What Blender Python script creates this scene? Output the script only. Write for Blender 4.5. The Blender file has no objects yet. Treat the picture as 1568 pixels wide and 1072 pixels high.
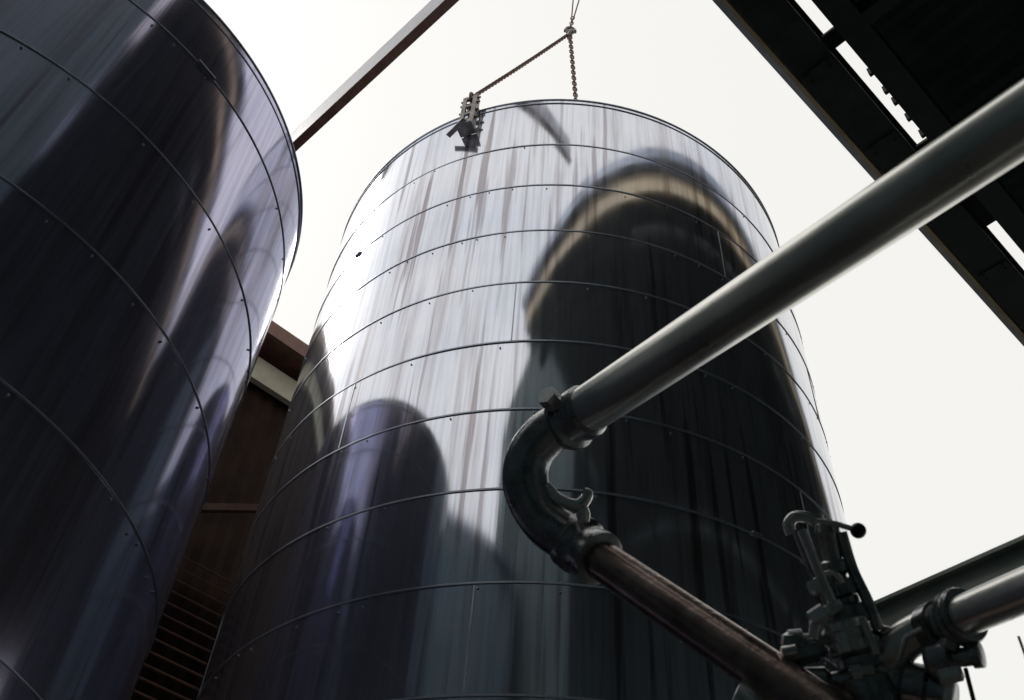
import bpy, math, random, bmesh
from mathutils import Vector, Matrix, noise
random.seed(4)
sc=bpy.context.scene
CAMZ=1.6
# ---------------- camera: held at eye height, tilted up about 48 degrees, rolled slightly ----------------
cd=bpy.data.cameras.new("camera"); cam=bpy.data.objects.new("camera",cd)
sc.collection.objects.link(cam); sc.camera=cam
M=Matrix(((0.99636,-0.08523,0.0),(-0.06357,-0.74317,-0.66608),(0.05677,0.66366,-0.74588)))
cam.matrix_world=Matrix.Translation((0,0,CAMZ))@M.to_4x4()
cd.lens=35; cd.sensor_width=36; cd.clip_end=2000; cd.clip_start=0.05
cd.dof.use_dof=True; cd.dof.focus_distance=6.5; cd.dof.aperture_fstop=11
# ---------------- node helpers ----------------
def newmat(name):
    m=bpy.data.materials.new(name); m.use_nodes=True
    nt=m.node_tree; b=nt.nodes["Principled BSDF"]; return m,nt,b
def nd(nt,t,**k):
    n=nt.nodes.new(t)
    for a,v in k.items(): setattr(n,a,v)
    return n
def noise_n(nt,vec,scale,detail=4,rough=.55):
    n=nd(nt,'ShaderNodeTexNoise'); n.inputs['Scale'].default_value=scale
    n.inputs['Detail'].default_value=detail; n.inputs['Roughness'].default_value=rough
    if vec is not None: nt.links.new(vec,n.inputs['Vector'])
    return n
def ramp(nt,fac,stops):
    r=nd(nt,'ShaderNodeValToRGB'); e=r.color_ramp.elements
    while len(e)<len(stops): e.new(0.5)
    for i,(p,c) in enumerate(stops):
        e[i].position=p; e[i].color=(c[0],c[1],c[2],1) if hasattr(c,'__len__') else (c,c,c,1)
    nt.links.new(fac,r.inputs['Fac']); return r
def mapping(nt,out,scale,loc=(0,0,0)):
    m=nd(nt,'ShaderNodeMapping'); m.inputs['Scale'].default_value=scale; m.inputs['Location'].default_value=loc
    nt.links.new(out,m.inputs['Vector']); return m.outputs['Vector']
def mul(nt,a,b,f):
    mx=nd(nt,'ShaderNodeMix',data_type='RGBA',blend_type='MULTIPLY'); mx.inputs['Factor'].default_value=f
    nt.links.new(a,mx.inputs['A']); nt.links.new(b,mx.inputs['B']); return mx.outputs['Result']
def steel_wall(name,c1,c2,r0,r1,bump=.002,metal=1.0,thr=.34,fmin=.78,drip=(.46,.40,.39)):
    m,nt,b=newmat(name)
    uv=nd(nt,'ShaderNodeUVMap').outputs['UV']
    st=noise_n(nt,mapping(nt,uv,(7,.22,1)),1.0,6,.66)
    fine=noise_n(nt,mapping(nt,uv,(45,.9,1)),1.0,3,.6)
    blot=noise_n(nt,uv,.8,4,.6)
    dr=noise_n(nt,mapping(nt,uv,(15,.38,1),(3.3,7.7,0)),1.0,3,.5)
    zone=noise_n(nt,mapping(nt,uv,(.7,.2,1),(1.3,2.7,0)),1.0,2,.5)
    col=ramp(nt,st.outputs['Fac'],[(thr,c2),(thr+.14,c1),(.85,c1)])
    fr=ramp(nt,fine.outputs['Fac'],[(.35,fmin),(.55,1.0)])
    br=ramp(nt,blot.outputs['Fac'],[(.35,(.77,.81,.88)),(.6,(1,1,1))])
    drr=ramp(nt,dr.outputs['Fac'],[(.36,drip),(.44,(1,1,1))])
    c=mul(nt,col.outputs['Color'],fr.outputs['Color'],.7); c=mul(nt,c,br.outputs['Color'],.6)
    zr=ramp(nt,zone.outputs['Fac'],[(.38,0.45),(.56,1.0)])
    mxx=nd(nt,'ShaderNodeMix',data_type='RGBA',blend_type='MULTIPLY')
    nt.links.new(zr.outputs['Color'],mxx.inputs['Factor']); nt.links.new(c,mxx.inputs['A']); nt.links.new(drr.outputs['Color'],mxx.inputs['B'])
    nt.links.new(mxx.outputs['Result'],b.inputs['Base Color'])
    rr=nd(nt,'ShaderNodeMapRange'); rr.inputs['From Min'].default_value=.3; rr.inputs['From Max'].default_value=.7
    rr.inputs['To Min'].default_value=r1; rr.inputs['To Max'].default_value=r0
    nt.links.new(st.outputs['Fac'],rr.inputs['Value']); nt.links.new(rr.outputs['Result'],b.inputs['Roughness'])
    b.inputs['Metallic'].default_value=metal
    bp=nd(nt,'ShaderNodeBump'); bp.inputs['Strength'].default_value=.12; bp.inputs['Distance'].default_value=bump
    nt.links.new(fine.outputs['Fac'],bp.inputs['Height']); nt.links.new(bp.outputs['Normal'],b.inputs['Normal'])
    return m
def simple(name,c1,c2,rough=.5,metal=0.,scale=8.,rv=.15,bump=.003,spec=.5):
    m,nt,b=newmat(name); b.inputs['Specular IOR Level'].default_value=spec
    oc=nd(nt,'ShaderNodeTexCoord').outputs['Object']
    n=noise_n(nt,oc,scale,6,.6)
    r=ramp(nt,n.outputs['Fac'],[(.35,c1),(.65,c2)])
    nt.links.new(r.outputs['Color'],b.inputs['Base Color'])
    rr=nd(nt,'ShaderNodeMapRange'); rr.inputs['To Min'].default_value=max(.03,rough-rv); rr.inputs['To Max'].default_value=rough+rv
    nt.links.new(n.outputs['Fac'],rr.inputs['Value']); nt.links.new(rr.outputs['Result'],b.inputs['Roughness'])
    b.inputs['Metallic'].default_value=metal
    bp=nd(nt,'ShaderNodeBump'); bp.inputs['Strength'].default_value=.3; bp.inputs['Distance'].default_value=bump
    n2=noise_n(nt,oc,scale*6,3); nt.links.new(n2.outputs['Fac'],bp.inputs['Height']); nt.links.new(bp.outputs['Normal'],b.inputs['Normal'])
    return m
# ---------------- mesh builder ----------------
class MB:
    def __init__(s): s.v=[]; s.f=[]
    def box(s,c,ax,ay,az,sx,sy,sz):
        i=len(s.v)
        for dx in(-1,1):
            for dy in(-1,1):
                for dz in(-1,1): s.v.append(Vector(c)+ax*(dx*sx/2)+ay*(dy*sy/2)+az*(dz*sz/2))
        for q in((0,1,3,2),(4,6,7,5),(0,4,5,1),(2,3,7,6),(0,2,6,4),(1,5,7,3)): s.f.append([i+k for k in q])
    def bar(s,p0,p1,w,h,up=Vector((0,0,1))):
        d=(p1-p0); L=d.length; d.normalize(); sx=d.cross(up).normalized(); u=sx.cross(d)
        s.box((p0+p1)/2,d,sx,u,L,w,h)
    def sweep(s,pts,rad,seg=24,closed=False,cap=True):
        n=len(pts)
        if not hasattr(rad,'__len__'): rad=[rad]*n
        T=[]
        for k in range(n):
            a=pts[(k-1)%n] if (closed or k>0) else pts[k]; b=pts[(k+1)%n] if (closed or k<n-1) else pts[k]
            t=(b-a); T.append(t.normalized() if t.length>1e-9 else T[-1])
        u=T[0].orthogonal().normalized(); base=len(s.v)
        for k in range(n):
            u=(u-T[k]*u.dot(T[k])).normalized(); w=T[k].cross(u)
            for j in range(seg):
                an=2*math.pi*j/seg; s.v.append(pts[k]+(u*math.cos(an)+w*math.sin(an))*rad[k])
        m=n if closed else n-1
        for k in range(m):
            k2=(k+1)%n
            for j in range(seg):
                j2=(j+1)%seg; s.f.append([base+k*seg+j,base+k*seg+j2,base+k2*seg+j2,base+k2*seg+j])
        if cap and not closed:
            s.f.append([base+j for j in range(seg)][::-1]); s.f.append([base+(n-1)*seg+j for j in range(seg)])
    def lathe(s,p0,p1,prof,seg=32):
        d=p1-p0; T=d.normalized(); u=T.orthogonal().normalized(); w=T.cross(u); base=len(s.v); n=len(prof)
        for t,rr in prof:
            for j in range(seg):
                an=2*math.pi*j/seg; s.v.append(p0+d*t+(u*math.cos(an)+w*math.sin(an))*rr)
        for k in range(n-1):
            for j in range(seg):
                j2=(j+1)%seg; s.f.append([base+k*seg+j,base+k*seg+j2,base+(k+1)*seg+j2,base+(k+1)*seg+j])
        s.f.append([base+j for j in range(seg)][::-1]); s.f.append([base+(n-1)*seg+j for j in range(seg)])
    def ball(s,c,r,n=14):
        c=Vector(c)
        s.sweep([c+Vector((0,0,-r*math.cos(math.pi*k/n))) for k in range(n+1)],[max(1e-4,r*math.sin(math.pi*k/n)) for k in range(n+1)],20)
    def obj(s,name,mat,parent=None,smooth=35,bevel=0):
        me=bpy.data.meshes.new(name); me.from_pydata([tuple(v) for v in s.v],[],s.f); me.update()
        bm=bmesh.new(); bm.from_mesh(me); bmesh.ops.recalc_face_normals(bm,faces=bm.faces); bm.to_mesh(me); bm.free()
        if smooth:
            me.polygons.foreach_set('use_smooth',[True]*len(me.polygons)); me.set_sharp_from_angle(angle=math.radians(smooth))
        me.materials.append(mat)
        o=bpy.data.objects.new(name,me); sc.collection.objects.link(o)
        if parent: o.parent=parent
        if bevel:
            b=o.modifiers.new('bevel','BEVEL'); b.width=bevel; b.segments=2; b.limit_method='ANGLE'
        return o
def empty(name):
    o=bpy.data.objects.new(name,None); sc.collection.objects.link(o); return o
def spline(pts,n=10):
    out=[]; q=[pts[0]*2-pts[1]]+list(pts)+[pts[-1]*2-pts[-2]]
    for i in range(1,len(q)-2):
        for k in range(n):
            t=k/n; a,b,c,d=q[i-1:i+3]
            out.append(.5*((2*b)+(c-a)*t+(2*a-5*b+4*c-d)*t*t+(3*b-a-3*c+d)*t**3))
    out.append(pts[-1]); return out
def mm(s): return [Vector([int(x)/1000 for x in t.split(',')]) for t in s.split(';')]
X,Y,Z=Vector((1,0,0)),Vector((0,1,0)),Vector((0,0,1))
# ---------------- materials ----------------
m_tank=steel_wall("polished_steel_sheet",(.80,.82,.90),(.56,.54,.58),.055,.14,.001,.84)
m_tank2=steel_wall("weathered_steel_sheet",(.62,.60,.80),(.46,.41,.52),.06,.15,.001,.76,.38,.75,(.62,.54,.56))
m_band=simple("seam_band_steel",(.36,.39,.46),(.54,.58,.65),.42,.7,3)
m_seam=simple("weld_seam",(.4,.44,.5),(.62,.65,.7),.4,.8,5)
m_bracket=simple("bracket_steel",(.16,.14,.14),(.40,.37,.36),.45,.8,14)
m_rust=simple("rusty_iron",(.14,.08,.06),(.30,.19,.14),.6,.4,20)
m_beam=simple("grey_painted_beam",(.42,.42,.47),(.56,.56,.62),.5,.1,6)
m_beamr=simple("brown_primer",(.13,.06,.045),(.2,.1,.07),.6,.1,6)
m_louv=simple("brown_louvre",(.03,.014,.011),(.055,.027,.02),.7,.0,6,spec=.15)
m_dark=simple("dark_painted_steel",(.012,.022,.022),(.034,.048,.044),.6,.1,4)
m_roof=simple("dark_roof_sheet",(.018,.042,.038),(.05,.08,.07),.8,.0,2)  # near-black green base colour
m_cream=simple("cream_fascia",(.50,.38,.22),(.66,.53,.34),.6,.0,3)
m_blue=simple("bluegrey_gutter",(.16,.19,.26),(.25,.29,.36),.5,.2,3)
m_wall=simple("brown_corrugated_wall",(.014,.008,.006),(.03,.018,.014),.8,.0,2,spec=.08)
m_beige=simple("beige_trim",(.40,.36,.27),(.52,.48,.36),.6,.0,3)
m_green2=simple("teal_painted_wall",(.10,.16,.19),(.17,.23,.26),.7,.0,.5)
m_clad=simple("dark_cladding",(.03,.055,.058),(.055,.08,.08),.7,.0,.6,spec=.2)
m_tower=simple("grey_cladding",(.06,.085,.09),(.10,.125,.13),.7,.0,.6,spec=.2)
m_pipe=simple("stainless_pipe",(.66,.66,.62),(.84,.83,.78),.30,1.,7,.08,.001)
m_pdark=simple("dull_cast_steel",(.24,.245,.25),(.50,.50,.50),.28,.93,18,.1)
m_prust=simple("brown_stained_pipe",(.24,.17,.15),(.46,.36,.32),.26,.93,12,.1)
m_chrome=simple("bright_steel",(.76,.75,.72),(.88,.87,.84),.24,.82,20,.06,.001)
m_black=simple("black_plastic",(.012,.012,.014),(.02,.02,.022),.3,0,20)
m_ground=simple("asphalt_ground",(.05,.05,.05),(.10,.10,.095),.85,0,.8)
m_galv=simple("green_grey_rail",(.24,.29,.25),(.38,.42,.37),.5,.2,8)
# ---------------- tanks ----------------
def ring(mb,cx,cy,z,r,h,t,seg=256):
    base=len(mb.v); prof=[(r-.004,z-h/2),(r+t,z-h/2+.003),(r+t,z+h/2-.003),(r-.004,z+h/2)]
    for (rr,zz) in prof:
        for j in range(seg):
            a=2*math.pi*j/seg; mb.v.append(Vector((cx+rr*math.cos(a),cy+rr*math.sin(a),zz)))
    for k in range(3):
        for j in range(seg):
            j2=(j+1)%seg; mb.f.append([base+k*seg+j,base+k*seg+j2,base+(k+1)*seg+j2,base+(k+1)*seg+j])
def tank(name,cx,cy,R,top,z0,sp,mat,seed,amp=.0022,seamang=(),bh=.014):
    e=empty(name)
    zs=[top]; z=z0
    while z>.15: zs.append(z); z-=sp
    zs.append(0.0)
    seg=320; me=bpy.data.meshes.new("wall"); V=[];Fc=[];UV=[]
    for ci in range(len(zs)-1):
        za,zb=zs[ci+1],zs[ci]; rows=10; base=len(V)
        for k in range(rows+1):
            t=k/rows; zz=za+(zb-za)*t
            for j in range(seg+1):
                a=2*math.pi*(j%seg)/seg
                d=noise.noise(Vector((math.cos(a)*R*1.1+seed,math.sin(a)*R*1.1,zz*1.6+ci*3.7)))*amp
                d+=noise.noise(Vector((math.cos(a)*R*3+seed,math.sin(a)*R*3,zz*.5+ci*1.7)))*amp*.35
                d+=math.sin(math.pi*t)*.0012-.0015*t
                V.append((cx+(R+d)*math.cos(a),cy+(R+d)*math.sin(a),zz)); UV.append((2*math.pi*j/seg*R,zz))
        w=seg+1
        for k in range(rows):
            for j in range(seg): Fc.append((base+k*w+j,base+k*w+j+1,base+(k+1)*w+j+1,base+(k+1)*w+j))
    me.from_pydata(V,[],Fc); me.update(); ul=me.uv_layers.new(name="UVMap")
    for l in me.loops: ul.data[l.index].uv=UV[l.vertex_index]
    me.polygons.foreach_set('use_smooth',[True]*len(me.polygons))
    me.materials.append(mat); o=bpy.data.objects.new("wall",me); sc.collection.objects.link(o); o.parent=e
    mb=MB()
    for z in zs[1:-1]: ring(mb,cx,cy,z,R,bh,.0035)
    ring(mb,cx,cy,top-.055,R,.012,.005)
    mb.obj("seam_bands",m_band,e,30)
    mb=MB(); ring(mb,cx,cy,top+.004,R,.014,.006); mb.obj("rim",m_seam,e,30)
    mb=MB(); c=Vector((cx,cy,top-.25))
    mb.lathe(c,c+Z*.2,[(0,R-.02),(.2,R-.03),(1,.3)],96); mb.obj("lid",m_band,e)
    mb=MB()
    for ci in range(len(zs)-1):
        for a in seamang[ci%len(seamang)] if seamang else ():
            a=math.radians(a); n=Vector((math.cos(a),math.sin(a),0)); t=Vector((-n.y,n.x,0))
            za,zb=zs[ci+1]+.012,zs[ci]-.012
            mb.box(Vector((cx,cy,(za+zb)/2))+n*(R+.0005),n,t,Z,.005,.007,zb-za)
    if mb.v: mb.obj("vertical_seams",m_seam,e,0)
    mb=MB()
    for z in zs[1:-1]:
        for k in range(70):
            if random.random()<.6: continue
            a=2*math.pi*(k+random.uniform(-.3,.3))/70; n=Vector((math.cos(a),math.sin(a),0)); p=Vector((cx,cy,z-random.choice((.03,.05))))+n*R
            mb.lathe(p-n*.002,p+n*.006,[(0,.005),(.8,.005),(1,.003)],8)
    for k in range(9):
        z=random.choice(zs[1:-2]); a=math.radians(random.uniform(-150,-20)); n=Vector((math.cos(a),math.sin(a),0)); t=Vector((-n.y,n.x,0))
        mb.box(Vector((cx,cy,z+.004))+n*(R+.008),n,t,Z,.014,random.uniform(.05,.11),.010)
    mb.obj("studs_and_clips",m_band,e)
    return e
TX,TY=.373,5.688
seams=[(-170,),(-140,),(-60,),(-30,),(-101,),(-130,),(-50,),(-160,),(-103,-40),(-140,)]
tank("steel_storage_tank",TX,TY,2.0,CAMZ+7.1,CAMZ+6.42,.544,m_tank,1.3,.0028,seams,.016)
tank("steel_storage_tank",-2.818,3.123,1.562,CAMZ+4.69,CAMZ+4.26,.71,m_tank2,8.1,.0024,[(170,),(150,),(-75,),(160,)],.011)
# ---------------- canopy ----------------
A=Vector((.7604,.6494,0)); B=Vector((.6494,-.7604,0))
HC=CAMZ+7.41
def AB(a,b,z): return A*a+B*b+Z*z
can=empty("steel_canopy")
mb=MB(); a0,a1=.2,14.
mb.box(AB((a0+a1)/2,-1.16,HC+.01),A,B,Z,a1-a0,.30,.02)
mb.box(AB((a0+a1)/2,-1.16,HC+.33),A,B,Z,a1-a0,.30,.02)
mb.box(AB((a0+a1)/2,-1.16,HC+.17),A,B,Z,a1-a0,.02,.298)
mb.box(AB((a0+a1)/2,-.78,HC+.12),A,B,Z,a1-a0,.20,.24)
for s,e_ in ((a0,2.7),(3.78,3.93),(5.14,6.27),(7.3,9.0)):
    mb.box(AB((s+e_)/2,-.95,HC+.2),A,B,Z,e_-s,.12,.03)
for k in range(5):
    mb.box(AB(4.28+.19*k+random.uniform(-.04,.04),-.895,HC+.15),A,B,Z,.03,.05,.1)
for k in range(9):
    a=.6+1.6*k
    mb.box(AB(a,1.6,HC+.10),A,B,Z,.12,4.6,.2)
for k in range(4):
    mb.box(AB((a0+a1)/2,.3+1.0*k,HC+.30),A,B,Z,a1-a0,.08,.14)
for k in range(4):
    p=AB(2.2+2.9*k,-.7,HC+.05); q=AB(4.9+2.9*k,3.6,HC+.05); mb.bar(p,q,.07,.07)
mb.box(AB(10.2,-.78,HC/2),A,B,Z,.2,.2,HC)
mb.obj("frame",m_dark,can,0)
mb=MB(); n=int((a1-a0)/.09)
for k in range(n+1):
    a=a0+k*.09; z=HC+.42+(.03 if k%2 else 0)
    mb.v+= [AB(a,-.86,z),AB(a,3.98,z+.3)]
for k in range(n): mb.f.append([2*k,2*k+1,2*k+3,2*k+2])
mb.obj("deck",m_roof,can,0)
mb=MB(); mb.box(AB((a0+a1)/2,-1.345,HC+.17),A,B,Z,a1-a0,.03,.34); mb.obj("fascia",m_cream,can,0)
mb=MB(); mb.box(AB((a0+a1)/2,-1.40,HC+.44),A,B,Z,a1-a0,.14,.18); mb.obj("gutter",m_blue,can,0)
mb=MB()
for k in range(12):
    a=1.2+.9*k
    mb.box(AB(a,-1.16,HC-.008),A,B,Z,.10,.26,.016)
    for db in (-.09,.09):
        for da in (-.03,.03): mb.lathe(AB(a+da,-1.16+db,HC-.034),AB(a+da,-1.16+db,HC-.015),[(0,.010),(1,.010)],6)
mb.obj("splice_plates",m_dark,can,0)
# ---------------- unseen building added to darken the tank reflections ----------------
bh=empty("unseen_dark_building"); mb=MB(); BZ=CAMZ+14.
mb.box(AB(-2.2,2.4,(CAMZ+11.)/2),A,B,Z,4.6,3.15,CAMZ+11.)  # wing added to fill a bright gap in the main tank's reflection
mb.obj("unseen_side_wing",m_clad,bh,0)
mb=MB(); mb.box(AB(4.6,7.5,BZ/2),A,B,Z,19.,7.,BZ); mb.obj("walls",m_tower,bh,0)
mb=MB()
for k in range(9): mb.box(AB(-4+2.1*k,3.97,13.0),A,B,Z,1.1,.05,1.6)
mb.obj("windows",m_blue,bh,0)
mb=MB()
mb.box(AB(4.6,7.5,BZ+.06),A,B,Z,19.3,7.3,.12)
mb.box(AB(-2.2,2.35,CAMZ+11.05),A,B,Z,4.7,3.2,.1); mb.obj("roofs",m_dark,bh,0)
# ---------------- warehouse behind the viewer, plus an added shed ----------------
wh=empty("warehouse_building"); mb=MB(); WZ=10.1
mb.box(AB(-10,2.5,WZ/2),A,B,Z,8.,21.,WZ); mb.obj("walls",m_green2,wh,0)
mb=MB()
for k in range(8):
    for z in (3.,6.2): mb.box(AB(-5.97,-6.4+2.4*k,z),A,B,Z,.06,1.2,1.5)
mb.obj("windows",m_black,wh,0)
mb=MB(); mb.box(AB(-10,2.5,WZ+.06),A,B,Z,8.3,21.3,.12); mb.obj("roof",m_blue,wh)
bo=empty("added_shed"); mb=MB(); Q=CAMZ+6.7  # unseen shed, added as a low dark horizon mirrored in the tanks
mb.box(AB(-3.5,-1.25,Q/2),A,B,Z,2.5,3.9,Q); mb.obj("walls",m_green2,bo,0)
mb=MB(); mb.box(AB(-3.5,-1.25,Q+.06),A,B,Z,2.7,4.1,.12); mb.obj("roof",m_blue,bo)
mb=MB()
for k in range(3): mb.box(AB(-2.24,-2.3+1.2*k,4.6),A,B,Z,.04,.7,1.3)
mb.obj("windows",m_black,bo,0)
# ---------------- factory building behind the tanks ----------------
fb=empty("factory_building"); S=1.19; FZ=CAMZ+9.05*S
mb=MB(); fa0,fa1=-6.,10.; n=int((fa1-fa0)/.11)
for k in range(n+1):
    a=fa0+k*.11; b=-8.45*S-(.035 if k%2 else 0)
    mb.v+=[AB(a,b,0),AB(a,b,FZ-.3)]
for k in range(n): mb.f.append([2*k,2*k+1,2*k+3,2*k+2])
mb.box(AB(fa1-.02,-13.5,FZ/2-.15),A,B,Z,.04,6,FZ-.3); mb.box(AB(fa0+.02,-13.5,FZ/2-.15),A,B,Z,.04,6,FZ-.3)
mb.box(AB(2,-16.5,FZ/2-.15),A,B,Z,fa1-fa0,.04,FZ-.3)
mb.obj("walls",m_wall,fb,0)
mb=MB(); mb.box(AB(2,-13.1,FZ),A,B,Z,16.4,6.9,.12); mb.box(AB(2,-8.05*S,FZ-.02),A,B,Z,16.4,.09,.26); mb.obj("roof",m_beamr,fb,0)
mb=MB(); mb.box(AB(2,-8.36*S,FZ-.5),A,B,Z,16.,.1,.42); mb.obj("trim",m_beige,fb,0)
mb=MB()
for k in range(20):
    z=CAMZ+(3.3+.13*k)*S
    mb.box(AB(2.6,-8.25*S,z),A,(B*.8-Z*.6).normalized(),(Z*.8+B*.6).normalized(),4.6,.12,.018)
for a in (.3,4.9): mb.box(AB(a,-8.25*S,CAMZ+4.6*S),A,B,Z,.08,.2,3.2)
mb.bar(AB(1.8,-8.1*S,CAMZ+5.4*S),AB(5.4,-8.1*S,CAMZ+7.2*S),.09,.09)
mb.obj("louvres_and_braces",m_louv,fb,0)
# ---------------- overhead beam ----------------
p=Vector((-2.528,5.375,10.0)); q=Vector((-.787,3.529,10.0)); d=(q-p).normalized()
ob=empty("overhead_beam"); p0=p-d*2.9; p1=q+d*1.6; c=(p0+p1)/2; L=(p1-p0).length
s=d.cross(Z).normalized()
mb=MB()
mb.box(c+s*.025+Z*.19,d,s,Z,L,.03,.38); mb.obj("web",m_beam,ob,0)
mb=MB(); mb.box(c-Z*.006,d,s,Z,L,.085,.01); mb.obj("bottom_flange",m_beamr,ob,0)
# ---------------- chain, rope, bracket ----------------
ch=empty("lifting_chain")
K=Vector((.290,3.989,10.64)); K2=Vector((.373,3.963,9.164)); top=K+Z*3.2+X*.02
def link(mb,c,d,side,L=.05,w=.018,r=.0055):
    pts=[]
    for k in range(16):
        an=2*math.pi*k/16; x=math.cos(an); y=math.sin(an)
        pts.append(c+d*(x*L*.5+(.012 if x>0 else -.012))+side*(y*w))
    mb.sweep(pts,r,8,closed=True)
def chain(mb,a,b,step=.052,**kw):
    d=(b-a); L=d.length; d.normalize(); s1=d.orthogonal().normalized(); s2=d.cross(s1); n=int(L/step)
    s1=(s1+s2*.6).normalized(); s2=d.cross(s1)
    for k in range(n+1): link(mb,a+d*(k*L/max(n,1)),d,s1 if k%2 else s2,**kw)
mb=MB(); chain(mb,K-Z*.08,K2-Z*.3); mb.obj("lower_chain",m_rust,ch)
mb=MB(); chain(mb,K+Z*.05,K+Z*.3+X*.02)
mb.sweep([K+Z*.28+X*.01,K+Z*1.6+X*.04,top],.007,8); mb.sweep([K+Z*.3+X*.03,K+Z*1.2+X*.13,top+X*.2],.007,8)
mb.obj("upper_chain",m_rust,ch)
mb=MB()
link(mb,K+Z*.02,Z,X,.10,.04,.014); link(mb,K-Z*.07,(Z+X*.3).normalized(),Y,.09,.035,.013); link(mb,K+Z*.09,Z,Y,.07,.03,.011)
mb.lathe(K-X*.06,K+X*.06,[(0,.016),(.2,.016),(.2,.01),(.8,.01),(.8,.018),(1,.018)],12)
mb.obj("shackle",m_bracket,ch)
br=empty("lifting_bracket")
ang=math.atan2(3.797-TY,-.504-TX)
nr=Vector((math.cos(ang),math.sin(ang),0)); tg=Vector((-nr.y,nr.x,0)); rim=Vector((TX,TY,CAMZ+7.1))+nr*2.0
mb=MB()
for sgn in (-.055,.055):
    mb.box(rim+nr*.045+tg*sgn-Z*.10,nr,tg,Z,.05,.010,.48)
    mb.box(rim+nr*.076+tg*sgn*.78-Z*.10,nr,tg,Z,.010,.036,.48)
for z in (.12,-.01,-.13,-.25,-.33):
    mb.box(rim+nr*.074-Z*(-z),nr,tg,Z,.010,.11,.030)
mb.box(rim+nr*.018-Z*.12,nr,tg,Z,.012,.05,.36)
mb.box(rim+nr*.06-Z*.35,nr,tg,Z,.11,.13,.016)
mb.box(rim-nr*.03+Z*.05,nr,tg,Z,.15,.09,.022)
for z in (-.2,-.08,.04,.11):
    c=rim+nr*.06+Z*z; mb.lathe(c-tg*.084,c+tg*.084,[(0,.009),(.12,.009),(.12,.017),(.2,.017),(.2,.009),(.8,.009),(.8,.017),(.9,.017),(.9,.009),(1,.009)],12)
mb.box(rim+nr*.10-tg*.06-Z*.36,(nr-tg*.5).normalized(),(tg+nr*.5).normalized(),Z,.04,.20,.018)
mb.obj("plates_and_pins",m_bracket,br,30,.002)
mb=MB(); c=rim+nr*.05+Z*.17; link(mb,c,(K-c).normalized(),tg,.12,.035,.012); link(mb,c-Z*.02,Z,nr,.1,.035,.012); mb.obj("shackle",m_rust,br)
mb=MB(); c2=c+(K-c).normalized()*.06; dk=(K-Z*.05-c2); nk=110
for st in range(3):
    pts=[]; u=dk.normalized().orthogonal().normalized(); w_=dk.normalized().cross(u)
    for k in range(nk):
        t=k/(nk-1); an=t*70+st*2.094
        pts.append(c2+dk*t-Z*(.015*math.sin(math.pi*t))+(u*math.cos(an)+w_*math.sin(an))*.009)
    mb.sweep(pts,.0095,7)
mb.obj("sling_rope",m_rust,br)
# ---------------- foreground pipes (coordinates in millimetres, world space) ----------------
VP=mm("501,1181,2589;521,1238,2506;516,1230,2520;532,1251,2481;527,1250,2486;565,1304,2335;551,1271,2440;607,1258,2421;454,1178,2567;474,1200,2520;491,1217,2489;503,1232,2460;523,1184,2575;539,1212,2530;556,1225,2484;571,1244,2447;443,1279,2435;529,1255,2439;434,1285,2410;493,1267,2424;450,1268,2447;453,1292,2408;440,1298,2387;615,1268,2378;445,1184,2563;441,1176,2575;448,1167,2582;464,1162,2580;476,1163,2574;455,1165,2557;477,1192,2512;500,1217,2466;476,1170,2582;509,1163,2573;539,1160,2561;514,1233,2453;529,1254,2412;468,1237,2446;509,1208,2465;470,1201,2495;478,1210,2479;536,1211,2444;554,1233,2399")
VQ=mm("516,1250,2378;547,1237,2378;477,1221,2482;479,1201,2499;501,1190,2502;513,1198,2493;428,1269,2410;451,1260,2412;478,1227,2455;473,1248,2426;715,956,2368;636,1188,2425;610,1215,2425;589,1244,2415;581,1275,2393;577,1306,2323;651,1156,2420;632,1191,2424;631,1180,2382;646,1152,2411;616,1214,2383;672,1166,2369;599,1267,2372;651,1234,2342;366,1332,2368;405,1331,2348;612,1190,2343;640,1173,2345;578,1219,2384;586,1199,2408;603,1176,2410;656,1193,2362;643,1177,2272;716,1142,2386;700,1117,2316;761,1801,2812;957,1249,2665;72,1322,2962;83,1414,2948;51,1448,2913;51,1480,2861;93,1507,2803;124,1390,2962")
HK=mm("87,1415,2819;110,1423,2793;144,1419,2778;161,1405,2793;152,1400,2800;153,1419,2777;158,1437,2755")
pp=empty("pipe_with_return_bend")
a=Vector((.685,.555,2.814)); b=VQ[42]
mb=MB(); mb.sweep([a+(a-b)*.3,a,b],.046,48)
mb.obj("upper_pipe",m_pipe,pp)
c3=Vector((.163,1.504,2.750)); d3=Vector((.494,1.240,2.285))
bend=spline([b,VQ[38],VQ[39],VQ[40],VQ[41],c3],8)
mb=MB(); n=len(bend); mb.sweep(bend,[.045]*n,36); mb.obj("return_bend",m_pdark,pp)
mb=MB()
e1=(a-b).normalized()
mb.lathe(b-e1*.02,b+e1*.06,[(0,.046),(.0,.05),(.1,.056),(.3,.058),(.38,.050),(.55,.049),(.62,.053),(.9,.053),(1,.047)],40)
e2=(d3-c3).normalized()
mb.lathe(c3-e2*.04,c3+e2*.06,[(0,.046),(.1,.056),(.35,.056),(.45,.048),(.65,.046),(.75,.051),(.95,.051),(1,.038)],40)
mb.obj("pipe_collars",m_pdark,pp)
mb=MB()
mb.lathe(VQ[37],b,[(0,.010),(.0,.021),(.34,.021),(.34,.011),(1,.011)],6)
glint=spline(HK[0:5],6)
mb.sweep(glint,[.006+.006*math.sin(math.pi*k/(len(glint)-1)) for k in range(len(glint))],14)  # highlight on the inner bend, built as a bright metal crescent
mb.lathe(HK[5],HK[6],[(0,.010),(.5,.014),(1,.010)],8)
mb.obj("bolts_and_glint",m_chrome,pp)
mb=MB(); mb.sweep([c3,d3+e2*.3],.036,40); mb.obj("lower_pipe",m_prust,pp)
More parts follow.
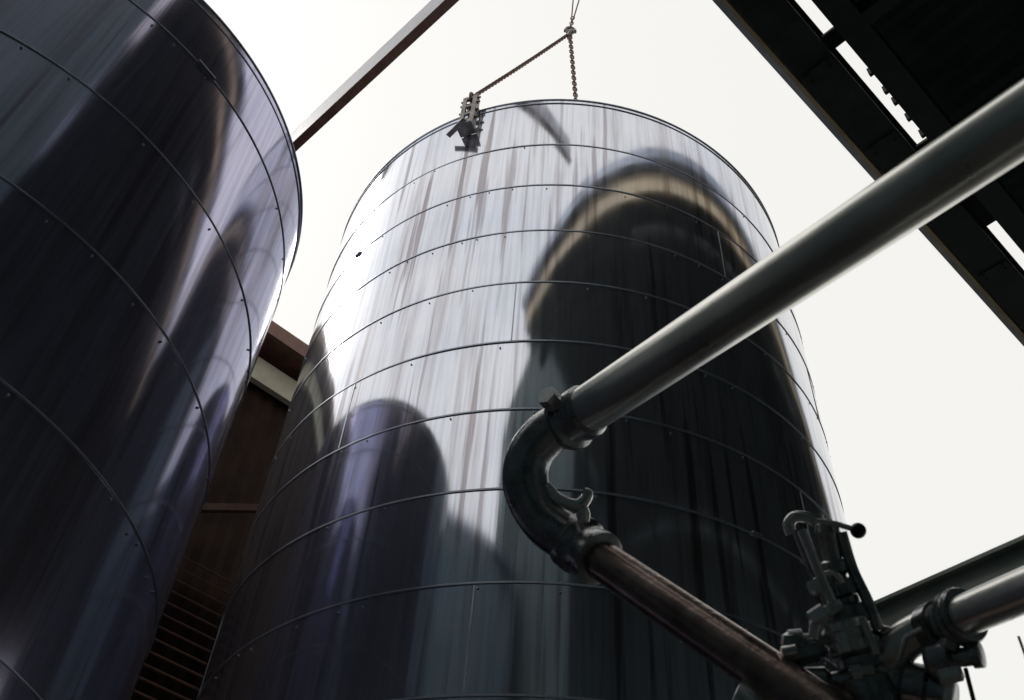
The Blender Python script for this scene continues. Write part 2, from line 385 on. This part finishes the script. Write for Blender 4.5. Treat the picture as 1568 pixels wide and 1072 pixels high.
# ---------------- valve assembly ----------------
va=empty("valve_assembly")
mb=MB()
mb.lathe(VP[0],VP[1],[(0,.010),(.02,.017),(.13,.0185),(.2,.0145),(.55,.0145),(.58,.019),(.72,.021),(.78,.016),(1,.016)],28)
mb.lathe(VP[2],VP[3],[(0,.018),(.06,.027),(.5,.03),(.6,.024),(1,.024)],32)
mb.lathe(VP[4],VP[5],[(0,.030),(.03,.036),(.16,.038),(.18,.030),(.34,.029),(.36,.040),(.44,.041),(.46,.033),(.60,.033),(.64,.045),(.8,.048),(1,.045)],36)
mb.lathe(VP[6],VP[7],[(0,.024),(.4,.024),(.45,.033),(.9,.033),(1,.028)],28)
mb.sweep(spline(VP[8:12],6),.0095,14)
mb.sweep(spline(VP[12:16],6),.0085,14)
mb.lathe(VP[16],VP[17],[(0,.012),(.04,.019),(.26,.019),(.28,.011),(.8,.011),(.82,.02),(1,.018)],20)
mb.lathe(VP[18],VP[19],[(0,.011),(.1,.016),(.8,.016),(1,.012)],6)
mb.lathe(VP[20],VP[21],[(0,.010),(.1,.016),(.35,.018),(.6,.014),(1,.012)],16)
mb.lathe(VP[22],VP[23],[(0,.016),(.3,.02),(.35,.012),(.6,.03),(1,.03)],20)
mb.obj("body",m_pdark,va)
mb=MB()
mb.sweep(spline(VP[24:29],6),.009,16)
mb.sweep(VP[29:32],.0075,16)
mb.sweep(VP[32:35],.0042,12)
mb.lathe(VP[35],VP[36],[(0,.024),(.06,.031),(.30,.031),(.34,.026),(.62,.026),(.66,.032),(.92,.032),(1,.022)],32)
mb.lathe(VP[37],VP[38],[(0,.008),(.08,.0155),(.5,.0155),(.55,.009),(.9,.009),(1,.006)],6)
mb.lathe(VP[39],VP[40],[(0,.008),(.3,.012),(.8,.012),(1,.008)],6)
mb.sweep([VP[41],VP[42]],.006,12)
mb.lathe(VQ[0],VQ[1],[(0,.006),(.1,.0115),(.5,.0115),(.55,.007),(1,.007)],6)
mb.sweep(spline(VQ[2:6],6),.0045,10)
mb.lathe(VQ[6],VQ[7],[(0,.006),(.1,.010),(.9,.010),(1,.006)],12)
mb.lathe(VQ[8],VQ[9],[(0,.007),(.4,.010),(.6,.010),(1,.007)],12)
mb.obj("stem_and_bright_parts",m_chrome,va)
mb=MB(); mb.ball(VP[34],.0118); mb.obj("ball_knob",m_black,va)
pr=empty("process_pipe")
a=VQ[10]; b=VQ[11]; e=(a-b).normalized()
mb=MB(); mb.sweep([a+e*.4,b],.0275,40)
mb.sweep(spline(VQ[11:16],8),.0275,36)
mb.obj("tube",m_pipe,pr)
mb=MB()
c=VQ[16]; mb.lathe(c-e*.013,c+e*.013,[(0,.029),(.02,.037),(.25,.040),(.45,.036),(.55,.036),(.75,.040),(.98,.037),(1,.029)],36)
c=VQ[17]; mb.lathe(c-e*.014,c+e*.014,[(0,.029),(.1,.035),(.9,.035),(1,.029)],36)
mb.lathe(VQ[18],VQ[19],[(0,.008),(.05,.014),(.3,.014),(.35,.009),(1,.009)],6)
mb.lathe(VQ[20],VQ[21],[(0,.02),(.1,.027),(.45,.027),(.5,.013),(.8,.013),(.82,.017),(.98,.017),(1,.01)],24)
mb.lathe(VQ[22],VQ[23],[(0,.03),(.1,.036),(.5,.036),(.55,.028),(.9,.03),(1,.02)],28)
mb.obj("clamps",m_pdark,pr)
mb=MB(); mb.lathe(VQ[24],VQ[25],[(0,.026),(.06,.034),(.3,.036),(.7,.036),(.94,.034),(1,.026)],32)
mb.lathe(VQ[26],VQ[27],[(0,.007),(.1,.012),(.9,.012),(1,.007)],6)
mb.sweep(VQ[28:31],.004,8)
mb.obj("bright_fittings",m_chrome,pr)
mb=MB(); mb.sweep([VQ[31],VQ[32]],.003,10); mb.sweep([VQ[33],VQ[34]],.0018,8); mb.obj("drain_wires",m_black,pr)
ra=empty("support_rail"); a=VQ[35]; b=VQ[36]
mb=MB(); mb.bar(a,b,.012,.05); mb.bar(a+Z*.03,b+Z*.03,.04,.008); mb.bar(a-Z*.03,b-Z*.03,.04,.008); mb.obj("channel",m_galv,ra,0)
# ---------------- ground ----------------
mb=MB(); mb.v=[Vector((-600,-600,0)),Vector((600,-600,0)),Vector((600,600,0)),Vector((-600,600,0))]; mb.f=[[0,1,2,3]]; mb.obj("ground",m_ground,None,0)
# ---------------- world + sun ----------------
w=bpy.data.worlds.new("World"); sc.world=w; w.use_nodes=True; nt=w.node_tree
bg=nt.nodes['Background']; sky=nd(nt,'ShaderNodeTexSky',sky_type='NISHITA'); sky.sun_disc=False
EL,AZ=math.radians(50),math.radians(-60)   # azimuth clockwise from +Y
sky.sun_elevation=EL; sky.sun_rotation=AZ; sky.dust_density=5; sky.air_density=1.5
hs=nd(nt,'ShaderNodeHueSaturation'); hs.inputs['Saturation'].default_value=.25; nt.links.new(sky.outputs[0],hs.inputs['Color'])
mx=nd(nt,'ShaderNodeMix',data_type='RGBA'); mx.inputs['Factor'].default_value=.85
mx.inputs['B'].default_value=(8.8,8.7,8.35,1); nt.links.new(hs.outputs[0],mx.inputs['A'])
nt.links.new(mx.outputs['Result'],bg.inputs['Color']); bg.inputs['Strength'].default_value=.114
sl=bpy.data.lights.new("sun",'SUN'); sl.energy=1.4; sl.angle=math.radians(14); sl.color=(1,.96,.9)
so=bpy.data.objects.new("sun",sl); sc.collection.objects.link(so)
dv=Vector((math.sin(AZ)*math.cos(EL),math.cos(AZ)*math.cos(EL),math.sin(EL)))
so.rotation_euler=dv.to_track_quat('Z','Y').to_euler()
sc.view_settings.view_transform='Standard'; sc.view_settings.look='None'; sc.view_settings.exposure=0
print("OK")
